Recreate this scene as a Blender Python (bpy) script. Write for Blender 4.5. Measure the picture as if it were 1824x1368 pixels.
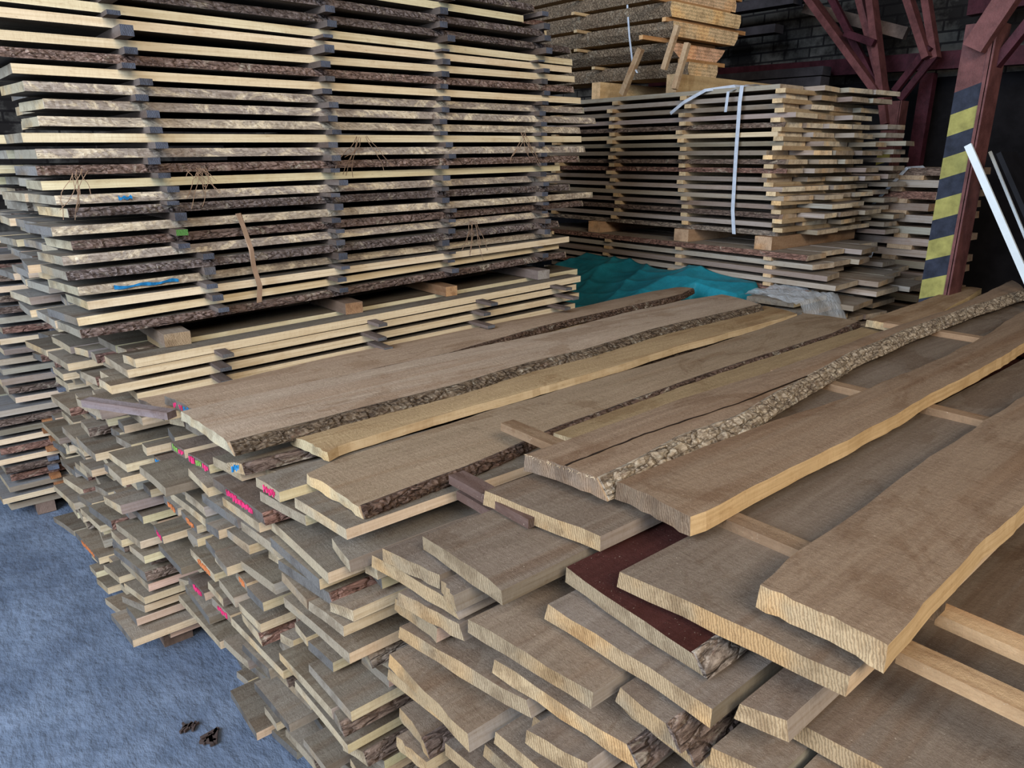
import bpy, math, random
from mathutils import Vector
R = math.radians
C = bpy.context.scene.collection
for o in list(bpy.data.objects): bpy.data.objects.remove(o)

# ---------------------------------------------------------------- camera, world, light, exposure
# world axes: X runs along the boards of the near piles, Y away from them to the back, Z up; metres
cd = bpy.data.cameras.new('camera'); cam = bpy.data.objects.new('camera', cd); C.objects.link(cam)
cam.location = (0, 0, 1.70); cam.rotation_euler = (R(72.5), 0, R(-40))
cd.sensor_width = 36; cd.lens = 1280 / 1824 * 36; cd.clip_start = .02; cd.clip_end = 60
bpy.context.scene.camera = cam
vs = bpy.context.scene.view_settings
vs.view_transform = 'Standard'; vs.look = 'None'; vs.gamma = 1; vs.use_curve_mapping = False; vs.exposure = 0.08
W = bpy.data.worlds.new('world'); bpy.context.scene.world = W; W.use_nodes = True
W.node_tree.nodes['Background'].inputs[0].default_value = (.62, .72, 1, 1)
W.node_tree.nodes['Background'].inputs[1].default_value = .06

def area(name, loc, target, sx, sy, power, col):
    l = bpy.data.lights.new(name, 'AREA'); l.shape = 'RECTANGLE'; l.size = sx; l.size_y = sy; l.energy = power; l.color = col
    o = bpy.data.objects.new(name, l); C.objects.link(o); o.location = loc
    o.rotation_euler = (Vector(target) - Vector(loc)).to_track_quat('-Z', 'Y').to_euler()
    return o
# daylight through the wide shed door beside the aisle; added warm fill behind the camera
area('door_daylight', (-3.6, 1.2, 3.0), (1.2, 2.0, .5), 4.2, 3.4, 660, (.70, .82, 1.0))
area('warm_fill', (-.4, -2.9, 4.3), (1.6, 1.6, .9), 3.2, 1.6, 230, (1.0, .88, .74))  # added fill lamp, no opening stands here

# ---------------------------------------------------------------- materials
def mat(name):
    m = bpy.data.materials.new(name); m.use_nodes = True
    nt = m.node_tree; b = nt.nodes['Principled BSDF']
    b.inputs['Roughness'].default_value = .8
    b.inputs['Specular IOR Level'].default_value = .12
    return m, nt, b
def N(nt, t, **k):
    n = nt.nodes.new(t)
    for a, v in k.items(): setattr(n, a, v)
    return n
def mix(nt, fac, a, b, mode='MIX'):
    n = N(nt, 'ShaderNodeMix', data_type='RGBA', blend_type=mode)
    for i, v in ((0, fac), (6, a), (7, b)):
        if isinstance(v, (int, float)): n.inputs[i].default_value = v
        elif isinstance(v, tuple): n.inputs[i].default_value = v + (1,) if len(v) == 3 else v
        else: nt.links.new(v, n.inputs[i])
    return n.outputs[2]
def rmp(nt, src, a, b, va=0, vb=1):
    n = N(nt, 'ShaderNodeMapRange'); nt.links.new(src, n.inputs[0])
    for i, v in enumerate((a, b, va, vb)): n.inputs[i + 1].default_value = v
    return n.outputs[0]
def coords(nt, scale, rand=True):
    tc = N(nt, 'ShaderNodeTexCoord'); mp = N(nt, 'ShaderNodeMapping'); mp.inputs['Scale'].default_value = scale
    if rand:
        oi = N(nt, 'ShaderNodeObjectInfo'); mu = N(nt, 'ShaderNodeVectorMath', operation='SCALE'); mu.inputs[0].default_value = (7.3, 5.1, 9.7)
        nt.links.new(oi.outputs['Random'], mu.inputs['Scale'])
        ad = N(nt, 'ShaderNodeVectorMath', operation='ADD'); nt.links.new(tc.outputs['Object'], ad.inputs[0]); nt.links.new(mu.outputs[0], ad.inputs[1])
        nt.links.new(ad.outputs[0], mp.inputs[0])
    else: nt.links.new(tc.outputs['Object'], mp.inputs[0])
    return mp.outputs[0]
def noise(nt, co, sc, det=4, rough=.6, dist=0):
    n = N(nt, 'ShaderNodeTexNoise'); nt.links.new(co, n.inputs['Vector'])
    n.inputs['Scale'].default_value = sc; n.inputs['Detail'].default_value = det; n.inputs['Roughness'].default_value = rough; n.inputs['Distortion'].default_value = dist
    return n.outputs['Fac']
def bump(nt, b, h, st, d):
    n = N(nt, 'ShaderNodeBump'); n.inputs['Strength'].default_value = st; n.inputs['Distance'].default_value = d
    nt.links.new(h, n.inputs['Height']); nt.links.new(n.outputs[0], b.inputs['Normal'])
def attr(nt, name): return N(nt, 'ShaderNodeAttribute', attribute_type='OBJECT', attribute_name=name).outputs['Color']

def face_material():
    m, nt, b = mat('weathered_sawn_face')
    t = attr(nt, 'face_tint')
    co = coords(nt, (1, 1, 1)); gr = coords(nt, (.7, 11, 11))
    g = noise(nt, gr, 2.6, 7, .7, 1.4)
    bl = noise(nt, coords(nt, (.7, 1.3, 1)), 3.0, 6, .68, 1.0)
    st = noise(nt, co, 11.0, 6, .75, .6)
    fine = noise(nt, co, 210, 3, .7)
    mid = noise(nt, coords(nt, (1, 2, 2)), 60, 5, .75)
    c = mix(nt, rmp(nt, g, .3, .72), mix(nt, 1.0, t, (.68, .63, .60), 'MULTIPLY'), mix(nt, 1.0, t, (1.0, .99, .97), 'MULTIPLY'))
    c = mix(nt, rmp(nt, mid, .45, .72, 0, .45), c, mix(nt, 1.0, c, (.62, .58, .56), 'MULTIPLY'))
    band = noise(nt, coords(nt, (.22, 6, 6)), 2.2, 3, .5, .5)
    c = mix(nt, rmp(nt, band, .54, .66, 0, .5), c, mix(nt, 1.0, c, (.72, .56, .44), 'MULTIPLY'))
    c = mix(nt, rmp(nt, bl, .53, .575, 0, .48), c, mix(nt, 1.0, c, (.64, .54, .46), 'MULTIPLY'))
    c = mix(nt, rmp(nt, bl, .47, .36, 0, .35), c, mix(nt, 1.0, c, (1.22, 1.22, 1.26), 'MULTIPLY'))
    c = mix(nt, rmp(nt, st, .60, .70, 0, .5), c, mix(nt, 1.0, c, (.52, .46, .45), 'MULTIPLY'))
    c = mix(nt, rmp(nt, fine, .66, .76, 0, .6), c, (.62, .52, .38))
    c = mix(nt, rmp(nt, fine, .31, .22, 0, .6), c, (.06, .045, .035))
    nt.links.new(c, b.inputs['Base Color']); b.inputs['Roughness'].default_value = .88
    sm = noise(nt, coords(nt, (70, 9, 9)), 1.0, 4, .6, 1.0)
    h = N(nt, 'ShaderNodeMath', operation='MULTIPLY_ADD'); nt.links.new(sm, h.inputs[0]); h.inputs[1].default_value = .4; nt.links.new(noise(nt, co, 75, 6, .8), h.inputs[2])
    bump(nt, b, h.outputs[0], .8, .0045)
    return m
def side_material():
    m, nt, b = mat('fresh_sawn_side')
    t = attr(nt, 'side_tint')
    g = noise(nt, coords(nt, (1.5, 40, 60)), 2.2, 4, .6, .4)
    bl = noise(nt, coords(nt, (1, 1, 1)), 5, 4, .65)
    c = mix(nt, rmp(nt, g, .3, .7), mix(nt, 1.0, t, (.80, .74, .66), 'MULTIPLY'), mix(nt, 1.0, t, (1.08, 1.08, 1.08), 'MULTIPLY'))
    c = mix(nt, rmp(nt, bl, .55, .75, 0, .5), c, mix(nt, 1.0, c, (.66, .52, .40), 'MULTIPLY'))
    sp = noise(nt, coords(nt, (1, 2, 3)), 38, 5, .75)
    c = mix(nt, rmp(nt, sp, .56, .70, 0, .5), c, mix(nt, 1.0, c, (.55, .45, .38), 'MULTIPLY'))
    nt.links.new(c, b.inputs['Base Color'])
    bump(nt, b, noise(nt, coords(nt, (60, 20, 20)), 1.5, 3, .6), .4, .002)
    return m
def end_material():
    m, nt, b = mat('saw_cut_end_grain')
    t = attr(nt, 'end_tint')
    w = N(nt, 'ShaderNodeTexWave', wave_type='BANDS', bands_direction='Y'); co = coords(nt, (1, 1, .5)); co.node.inputs['Rotation'].default_value = (.45, 0, 0)
    nt.links.new(co, w.inputs['Vector']); w.inputs['Scale'].default_value = 70; w.inputs['Distortion'].default_value = 8; w.inputs['Detail'].default_value = 5; w.inputs['Detail Scale'].default_value = 1.6; w.inputs['Detail Roughness'].default_value = .7
    bl = noise(nt, coords(nt, (1, 1, 1)), 16, 4, .65)
    bl2 = noise(nt, coords(nt, (1, 1, 1)), 5, 3, .6)
    c = mix(nt, rmp(nt, w.outputs['Fac'], .0, .7, .0, 1), mix(nt, 1.0, t, (.58, .54, .50), 'MULTIPLY'), mix(nt, 1.0, t, (.95, .93, .90), 'MULTIPLY'))
    c = mix(nt, rmp(nt, bl, .48, .62, 0, .6), c, mix(nt, 1.0, c, (.50, .45, .42), 'MULTIPLY'))
    c = mix(nt, rmp(nt, bl2, .52, .64, 0, .7), c, mix(nt, 1.0, c, (1.3, 1.08, .8), 'MULTIPLY'))
    nt.links.new(c, b.inputs['Base Color'])
    bump(nt, b, w.outputs['Fac'], .4, .003)
    return m
def bark_material():
    m, nt, b = mat('rough_bark')
    t = attr(nt, 'bark_tint')
    a = noise(nt, coords(nt, (1, 1.5, 1.5)), 9, 6, .75, 1.2); f = noise(nt, coords(nt, (.35, 1.4, 1.4)), 55, 5, .75, 1.5)
    cv = coords(nt, (.35, 1, 1)); dn = N(nt, 'ShaderNodeTexNoise'); nt.links.new(cv, dn.inputs['Vector']); dn.inputs['Scale'].default_value = 30; dn.inputs['Detail'].default_value = 4
    mv = mix(nt, .045, cv, dn.outputs['Color'], 'ADD')
    v = N(nt, 'ShaderNodeTexVoronoi', feature='DISTANCE_TO_EDGE'); nt.links.new(mv, v.inputs['Vector']); v.inputs['Scale'].default_value = 40
    c = mix(nt, rmp(nt, f, .38, .62), mix(nt, 1.0, t, (.35, .3, .28), 'MULTIPLY'), mix(nt, 1.0, t, (1.35, 1.3, 1.25), 'MULTIPLY'))
    c = mix(nt, rmp(nt, a, .56, .68, 0, .75), c, (.46, .40, .30))
    c = mix(nt, rmp(nt, a, .40, .30, 0, .6), c, (.17, .085, .06))
    c = mix(nt, rmp(nt, v.outputs['Distance'], .05, .0, 0, .55), c, (.03, .022, .018))
    nt.links.new(c, b.inputs['Base Color']); b.inputs['Roughness'].default_value = .95
    h = N(nt, 'ShaderNodeMath', operation='ADD'); nt.links.new(f, h.inputs[0]); nt.links.new(rmp(nt, v.outputs['Distance'], 0, .15), h.inputs[1])
    bump(nt, b, h.outputs[0], .9, .006)
    return m
def paint_material(name, col):
    m, nt, b = mat(name)
    f = noise(nt, coords(nt, (1, 3, 1)), 60, 3, .7)
    nt.links.new(mix(nt, rmp(nt, f, .4, .6), col, tuple(c * .55 for c in col)), b.inputs['Base Color'])
    return m
def plain(name, col, rough=.6, metal=0, bsc=0, bst=.3, var=.3, vsc=6):
    m, nt, b = mat(name); b.inputs['Roughness'].default_value = rough; b.inputs['Metallic'].default_value = metal
    f = noise(nt, coords(nt, (1, 1, 1), False), vsc, 5, .65)
    nt.links.new(mix(nt, rmp(nt, f, .35, .65), tuple(c * (1 - var) for c in col), tuple(min(1, c * (1 + var)) for c in col)), b.inputs['Base Color'])
    if bsc: bump(nt, b, noise(nt, coords(nt, (1, 1, 1), False), bsc, 5, .7), bst, .01)
    return m
def mottle_material():
    m, nt, b = mat('patchy_bark_and_bare_wood')
    t = attr(nt, 'bark_tint')
    a = noise(nt, coords(nt, (.55, 1.2, 1.2)), 11, 7, .75, 1.6); f = noise(nt, coords(nt, (.3, 1.6, 1.6)), 60, 5, .75, 1.2); sp = noise(nt, coords(nt, (.6, 1, 1)), 130, 3, .7)
    c = mix(nt, rmp(nt, f, .36, .64), mix(nt, 1.0, t, (.55, .52, .50), 'MULTIPLY'), mix(nt, 1.0, t, (1.3, 1.25, 1.2), 'MULTIPLY'))
    c = mix(nt, rmp(nt, a, .50, .58, 0, .85), c, mix(nt, rmp(nt, f, .4, .6), (.62, .50, .34), (.78, .66, .46)))
    c = mix(nt, rmp(nt, a, .42, .34, 0, .8), c, (.17, .11, .085))
    c = mix(nt, rmp(nt, sp, .60, .70, 0, .7), c, (.06, .045, .04))
    nt.links.new(c, b.inputs['Base Color']); b.inputs['Roughness'].default_value = .92
    bump(nt, b, f, .8, .005); return m
FACE, SIDE, END, BARK, MOTT = face_material(), side_material(), end_material(), bark_material(), mottle_material()
PAINT = {'p': paint_material('pink_marking_paint', (.70, .04, .15)), 'o': paint_material('orange_marking_paint', (.62, .20, .07)),
         'g': paint_material('green_marking_paint', (.20, .36, .08)), 'b': paint_material('blue_marking_paint', (.02, .22, .50))}

# ---------------------------------------------------------------- helpers
def mesh_obj(name, verts, faces, mats, midx=None, parent=None, smooth=False):
    me = bpy.data.meshes.new(name); me.from_pydata(verts, [], faces)
    for m in mats: me.materials.append(m)
    if midx: me.polygons.foreach_set('material_index', midx)
    if smooth: me.polygons.foreach_set('use_smooth', [True] * len(me.polygons))
    me.update(); o = bpy.data.objects.new(name, me); C.objects.link(o)
    if parent: o.parent = parent
    return o
def tag(o, label, cat=None, group=None, kind=None):
    o['label'] = label
    if cat: o['category'] = cat
    if group: o['group'] = group
    if kind: o['kind'] = kind
    return o
def struct(o): o['kind'] = 'structure'; return o
def tints(o, face, side, end, bark):
    o['face_tint'] = face; o['side_tint'] = side; o['end_tint'] = end; o['bark_tint'] = bark
ORD = ['topmost', 'second', 'third', 'fourth', 'fifth', 'sixth', 'seventh', 'eighth', 'ninth', 'tenth', 'eleventh', 'twelfth', 'thirteenth', 'fourteenth', 'fifteenth',
       'sixteenth', 'seventeenth', 'eighteenth', 'nineteenth', 'twentieth', 'twenty-first', 'twenty-second', 'twenty-third', 'twenty-fourth', 'twenty-fifth', 'twenty-sixth',
       'twenty-seventh', 'twenty-eighth', 'twenty-ninth', 'thirtieth']
def wave(rng, amp, n=3, lo=.6, hi=2.2):
    ts = [(rng.uniform(lo, hi) * (i + 1), rng.uniform(0, 6.28), amp / (i + 1) ** .8) for i in range(n)]
    return lambda x: sum(a * math.sin(f * x + p) for f, p, a in ts)
def interp(pts):
    def f(x):
        if x <= pts[0][0]: a, b = pts[0], pts[1]
        elif x >= pts[-1][0]: a, b = pts[-2], pts[-1]; 
        else:
            for a, b in zip(pts, pts[1:]):
                if a[0] <= x <= b[0]: break
        return a[1] + (b[1] - a[1]) * (x - a[0]) / max(1e-6, b[0] - a[0])
    return f
JAG = random.Random(5)

def board_mesh(name, x0n, x0f, L0, L1, yn, yf, T, seg, m=2, inn=0, inf=0, botn=0, cup=0, rough=0, sag=None, split=None, rng=None):
    """Board with its top at z=0. x0n/x0f: start of the near (-y) and the far edge; L0/L1: their far ends; yn(x), yf(x): edges; inn/inf: inset of the top edge (wane), botn: inset of the bottom edge."""
    rng = rng or JAG
    rows = m + 1; V = []; F = []; M = []
    zz = sag or (lambda x: 0)
    for i in range(seg + 1):
        s = i / seg
        for lay in (0, 1):                       # top, bottom
            for j in range(rows):
                t = j / m
                xs = x0n + (x0f - x0n) * t; xe = L0 + (L1 - L0) * t
                if i == 0 and rough: xs += rng.uniform(-rough, rough)
                x = xs + (xe - xs) * s
                a = yn(x); b = yf(x)
                if lay == 0: a += inn; b -= inf
                else: a += botn
                y = a + (b - a) * t
                z = zz(x) + cup * (1 - (2 * t - 1) ** 2)
                if rough and j in (0, m): y += rng.uniform(-rough, rough) * .5
                V.append((x, y, z - (T if lay else 0)))
    n = 2 * rows
    for i in range(seg):
        a = i * n; b = a + n
        for j in range(m):
            F.append((a + j, b + j, b + j + 1, a + j + 1)); M.append(0)
            F.append((a + rows + j, a + rows + j + 1, b + rows + j + 1, b + rows + j)); M.append(0)
        F.append((a, a + rows, b + rows, b)); M.append(1)
        F.append((a + m, b + m, b + rows + m, a + rows + m)); M.append(1)
    for j in range(m):
        F.append((j, j + 1, rows + j + 1, rows + j)); M.append(2)
        e = seg * n
        F.append((e + j, e + rows + j, e + rows + j + 1, e + j + 1)); M.append(2)
    me = bpy.data.meshes.new(name); me.from_pydata(V, [], F)
    for q in (FACE, SIDE, END): me.materials.append(q)
    me.polygons.foreach_set('material_index', M); me.update()
    return me
def bark_strip(parent, x0, x1, yn, T, inn, botn, seg, amp, rng, sag=None, far=False, k=3, name='bark_edge', m=None):
    """bark shell on the near (or far) edge, as a child of its board"""
    zz = sag or (lambda x: 0); s = 1 if far else -1
    V = []; F = []
    for i in range(seg + 1):
        x = x0 + (x1 - x0) * i / seg
        for j in range(k + 1):
            t = j / k
            base = yn(x) - s * (inn * (1 - t) + botn * t)
            out = amp * (.35 + rng.random()) * (.5 if j in (0, k) else 1.1)
            V.append((x, base + s * out, zz(x) + .0015 - (T + .001) * t))
        for j in (k, 0):
            t = j / k
            V.append((x, yn(x) - s * (inn * (1 - t) + botn * t) - s * .004, zz(x) + .0005 - T * t))
    n = k + 3
    for i in range(seg):
        a = i * n; b = a + n
        for j in range(n):
            j2 = (j + 1) % n
            q = (a + j, a + j2, b + j2, b + j)
            F.append(q if not far else q[::-1])
    F.append(tuple(range(n))); F.append(tuple(seg * n + j for j in reversed(range(n))))
    o = mesh_obj(name, V, F, [m or BARK], parent=parent)
    o['bark_tint'] = parent['bark_tint']
    return o
def paint_patch(parent, p0, p1, T, col, rng, n=1):
    """brushed strokes of marking paint on the cut end, from near corner p0 to far corner p1 (x, y, z)"""
    w = abs(p1[1] - p0[1]); tot = max(4, int(w / .011)); tot = tot // n if n > 1 else tot; tot = max(2, tot)
    for q in range(n):
        V = []; F = []
        lo, hi = ((q + .08) / n, (q + .95) / n) if n > 1 else (.18, .72)
        for i in range(tot):
            a = lo + (hi - lo) * (i + rng.uniform(0, .2)) / tot; e = lo + (hi - lo) * (i + rng.uniform(.55, .95)) / tot; lean = rng.uniform(-.25, .1) * (e - a)
            za, zb = p0[2] - T * rng.uniform(.04, .35), p0[2] - T * rng.uniform(.6, .98); b = len(V)
            for t, z in ((a, za), (e, za - .001), (e + lean, zb), (a + lean, zb + .001)):
                V.append((p0[0] + (p1[0] - p0[0]) * t - .0022, p0[1] + (p1[1] - p0[1]) * t, z))
            V += [(x + .0018, y, z) for x, y, z in V[b:b + 4]]
            F += [tuple(b + k for k in f) for f in ((0, 1, 2, 3), (7, 6, 5, 4), (0, 4, 5, 1), (1, 5, 6, 2), (2, 6, 7, 3), (3, 7, 4, 0))]
        c = col[q % len(col)]
        mesh_obj('paint_mark', V, F, [PAINT[c]], parent=parent)['label'] = {'p': 'pink', 'o': 'orange', 'g': 'green', 'b': 'blue'}[c] + ' paint mark'
PALE = (.70, .575, .385); PEACH = (.66, .50, .36); GREYSIDE = (.24, .20, .16)
def look_tints(o, rng, side, face=None, end=None):
    v = rng.uniform(.85, 1.12)
    f = face or rng.choice([(.195, .165, .122), (.17, .145, .112), (.22, .18, .132), (.25, .215, .17)])
    e = end or rng.choice([(.36, .295, .20), (.30, .25, .18), (.40, .33, .225), (.13, .123, .115), (.23, .20, .16)])
    s = {'p': PEACH if rng.random() < .12 else PALE, 'g': rng.choice([GREYSIDE, (.34, .30, .25)]), 'b': (.2, .15, .11)}[side]
    bk = rng.choice([(.20, .15, .12), (.16, .12, .10), (.26, .22, .18), (.24, .14, .11)])
    tints(o, tuple(c * v for c in f), tuple(c * rng.uniform(.93, 1.05) for c in s), tuple(c * v for c in e), bk)
KIND = {'p': 'sawn_board', 'g': 'weathered_board', 'b': 'waney_board'}
WORD = {'p': 'pale-edged sawn board', 'g': 'grey-edged sawn board', 'b': 'bark-edged board'}
def place(o, X, Y, Z, rz=0, ry=0): o.location = (X, Y, Z); o.rotation_euler = (0, ry, rz)

def pile_board(uf, vf, un_, vn, ztop, T, side, L, rng, label, group, detail=1, face=None, end=None, paint='', yawj=.0012, name=None):
    """board along +X; its cut end runs from the near corner (un_, vn) to the far corner (uf, vf)"""
    w = vf - vn - .003; amp = .004 if side == 'b' else .002
    a, b = wave(rng, amp), wave(rng, .002)
    inn = T * rng.uniform(.35, .9) if side == 'b' else (T * rng.uniform(.2, .6) if (side == 'g' and rng.random() < .5) else 0)
    inn = min(inn, w * .3)
    a0 = a(0); b0 = b(uf - un_)
    yn = lambda x: a(x) - a0; yf = lambda x: w + b(x) - b0
    seg = 14 if detail > 1 else 6
    me = board_mesh('board', 0, uf - un_, L, L + rng.uniform(-.03, .03), yn, yf, T, seg, m=6 if detail > 1 else 2, inn=inn, inf=T * .3 * rng.random(), cup=rng.uniform(-.002, .003), rough=.003 if detail > 1 else .001, rng=rng)
    o = bpy.data.objects.new(name or KIND[side], me); C.objects.link(o)
    look_tints(o, rng, side, face, end)
    place(o, un_, vn, ztop, rng.uniform(-yawj, yawj))
    if side == 'b': bark_strip(o, .0, L * .99, yn, T, inn, 0, 90 if detail > 1 else 40, .005, rng)
    if paint:
        pp = paint.lower()
        paint_patch(o, (0, inn, 0), (uf - un_, w - .01, 0), T, pp, rng, len(pp) if len(pp) > 1 else 1)
    return tag(o, label, 'board', group)
def stick(name, p, along, L, w, h, rng, label, group, col=None, yaw=0):
    """small square lath whose near end is at p (centre of the bottom of that end); along = 'v' runs to +Y, 'u' to +X"""
    V = []; F = []; seg = 4
    for i in range(seg + 1):
        s = i / seg * L; k = rng.uniform(-.001, .001)
        for y, z in ((-w / 2, 0), (w / 2, 0), (w / 2, h), (-w / 2, h)):
            V.append((s, y + k, z))
    for i in range(seg):
        for j in range(4):
            j2 = (j + 1) % 4; F.append((4 * i + j, 4 * i + 4 + j, 4 * i + 4 + j2, 4 * i + j2))
    F += [(0, 1, 2, 3), (4 * seg + 3, 4 * seg + 2, 4 * seg + 1, 4 * seg)]
    o = mesh_obj(name, V, F, [FACE, END], [0] * (4 * seg) + [1, 1])
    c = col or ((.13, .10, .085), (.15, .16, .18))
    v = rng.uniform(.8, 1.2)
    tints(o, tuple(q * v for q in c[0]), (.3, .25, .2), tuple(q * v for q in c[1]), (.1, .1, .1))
    o.location = p; o.rotation_euler = (0, 0, (math.pi / 2 if along == 'v' else 0) + yaw)
    return tag(o, label, 'spacer' if 'block' not in name and 'beam' not in name else 'support', group)
def box(V, F, x0, x1, y0, y1, z0, z1):
    b = len(V); V += [(x, y, z) for x in (x0, x1) for y in (y0, y1) for z in (z0, z1)]
    F += [tuple(b + i for i in f) for f in ((0, 1, 3, 2), (4, 6, 7, 5), (0, 4, 5, 1), (2, 3, 7, 6), (0, 2, 6, 4), (1, 5, 7, 3))]
def bar_mesh(a, b, w, h, up=(0, 0, 1), chan=False):
    """square bar (or U channel) from a to b"""
    a, b = Vector(a), Vector(b); d = (b - a).normalized(); s = d.cross(Vector(up)).normalized(); u = s.cross(d).normalized()
    prof = [(-w/2, -h/2), (w/2, -h/2), (w/2, h/2), (-w/2, h/2)] if not chan else \
        [(-w/2, -h/2), (w/2, -h/2), (w/2, h/2), (w/2-.012, h/2), (w/2-.012, -h/2+.012), (-w/2+.012, -h/2+.012), (-w/2+.012, h/2), (-w/2, h/2)]
    n = len(prof); V = [tuple(p + s * x + u * y) for p in (a, b) for x, y in prof]
    F = [(j, (j + 1) % n, n + (j + 1) % n, n + j) for j in range(n)]
    if not chan: F += [tuple(reversed(range(n))), tuple(range(n, 2 * n))]
    else: F += [(0, 7, 4+1, 1-1)[:0] or (0, 5, 4, 1), (0, 7, 6, 5), (1, 4, 3, 2), (8, 9, 12, 13), (8, 13, 14, 15), (9, 10, 11, 12)]
    return V, F
def ribbon(pts, w, t, across):
    """strap of width w, thickness t through pts; across = unit vector of its width"""
    V = []; F = []; ac = Vector(across).normalized()
    for i, p in enumerate(pts):
        p = Vector(p); d = (Vector(pts[min(i + 1, len(pts) - 1)]) - Vector(pts[max(i - 1, 0)])).normalized()
        n = d.cross(ac).normalized()
        for s, k in ((-1, -1), (1, -1), (1, 1), (-1, 1)): V.append(tuple(p + ac * s * w / 2 + n * k * t / 2))
    for i in range(len(pts) - 1):
        for j in range(4):
            j2 = (j + 1) % 4; F.append((4 * i + j, 4 * i + j2, 4 * i + 4 + j2, 4 * i + 4 + j))
    e = 4 * (len(pts) - 1); F += [(3, 2, 1, 0), (e, e + 1, e + 2, e + 3)]
    return V, F


# ---------------------------------------------------------------- the shed
def floor_material():
    m, nt, b = mat('damp_rough_concrete_sky_tint'); co = coords(nt, (1, 1, 1), False)
    a = noise(nt, co, 1.6, 6, .65, 0); f = noise(nt, co, 5, 5, .6); ff = noise(nt, co, 48, 3, .6)
    c = mix(nt, rmp(nt, a, .35, .65), (.078, .100, .142), (.150, .185, .245))  # blue of the sky light painted into the grey concrete
    c = mix(nt, rmp(nt, f, .35, .55, .45, 0), c, (.055, .075, .11))
    c = mix(nt, rmp(nt, ff, .72, .78, 0, .4), c, (.32, .37, .43)); c = mix(nt, rmp(nt, ff, .29, .24, 0, .8), c, (.03, .035, .05))
    nt.links.new(c, b.inputs['Base Color']); b.inputs['Specular IOR Level'].default_value = .4
    nt.links.new(rmp(nt, a, .35, .65, .42, .75), b.inputs['Roughness'])
    h = N(nt, 'ShaderNodeMath', operation='ADD'); nt.links.new(noise(nt, co, 5, 3, .55), h.inputs[0]); nt.links.new(noise(nt, coords(nt, (1, .55, 1), False), 26, 4, .6), h.inputs[1])
    bump(nt, b, h.outputs[0], .6, .022); return m
def brick_material():
    m, nt, b = mat('dark_blotched_brick'); tc = N(nt, 'ShaderNodeTexCoord'); mp = N(nt, 'ShaderNodeMapping')
    mp.inputs['Rotation'].default_value = (0, R(90), R(90)); nt.links.new(tc.outputs['Object'], mp.inputs[0])
    sx = N(nt, 'ShaderNodeSeparateXYZ'); nt.links.new(tc.outputs['Object'], sx.inputs[0])
    cb = N(nt, 'ShaderNodeCombineXYZ'); ad = N(nt, 'ShaderNodeMath', operation='ADD'); nt.links.new(sx.outputs[0], ad.inputs[0]); nt.links.new(sx.outputs[1], ad.inputs[1])
    nt.links.new(ad.outputs[0], cb.inputs[0]); nt.links.new(sx.outputs[2], cb.inputs[1])
    bt = N(nt, 'ShaderNodeTexBrick'); nt.links.new(cb.outputs[0], bt.inputs['Vector'])
    bt.inputs['Scale'].default_value = 1; bt.inputs['Brick Width'].default_value = .26; bt.inputs['Row Height'].default_value = .09; bt.inputs['Mortar Size'].default_value = .009
    bt.inputs['Color1'].default_value = (.10, .096, .085, 1); bt.inputs['Color2'].default_value = (.17, .16, .14, 1); bt.inputs['Mortar'].default_value = (.03, .028, .028, 1)
    f = noise(nt, coords(nt, (1, 1, 1), False), 1.1, 6, .7)
    nt.links.new(mix(nt, rmp(nt, f, .42, .54, 0, .93), bt.outputs['Color'], (.012, .010, .010)), b.inputs['Base Color'])  # brick blended towards near-black in noise patches
    bump(nt, b, bt.outputs['Fac'], .5, -.01); return m
def slab(name, x0, x1, y0, y1, z0, z1, m):
    V, F = [], []; box(V, F, x0, x1, y0, y1, z0, z1); return struct(mesh_obj(name, V, F, [m]))
BRICK = brick_material()
FLOOR = slab('floor', -6, 8, -6, 8.5, -.1, 0, floor_material())
slab('wall_back', 7.0, 7.25, -6, 8.5, 0, 5, BRICK)
slab('shade_slab_1', 6.93, 7.0, -6, 7.6, 0, 2.34, plain('painted_wall_shade', (.010, .009, .010), .9))  # near-black slab added to paint the lower wall as deep shade
slab('wall_side', -6, 7.0, 7.6, 7.85, 0, 5, BRICK)
slab('wall_right', 1.6, 7.0, -6.2, -6, 0, 5, BRICK)
slab('ceiling', -6, 8, -6, 8.5, 5, 5.1, plain('dark_roof_boards', (.045, .035, .03), .9))

RED = plain('dull_red_steel_paint', (.060, .016, .022), .5, 0, 60, .25, .35, 9)
REDL = plain('brick_red_steel_paint', (.125, .050, .046), .45, 0, 80, .3, .3, 12); REDM = plain('dark_brick_steel_paint', (.15, .055, .052), .5, 0, 80, .3, .3, 12)
YEL = plain('hazard_yellow_paint', (.27, .25, .075), .6, var=.25, vsc=14); BLK = plain('hazard_black_paint', (.022, .026, .04), .55, var=.4, vsc=14)
TIMB = plain('old_roof_timber', (.16, .11, .085), .85, 0, 40, .4, .35, 8); DARKW = plain('dark_stored_timber', (.055, .05, .055), .9)

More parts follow.
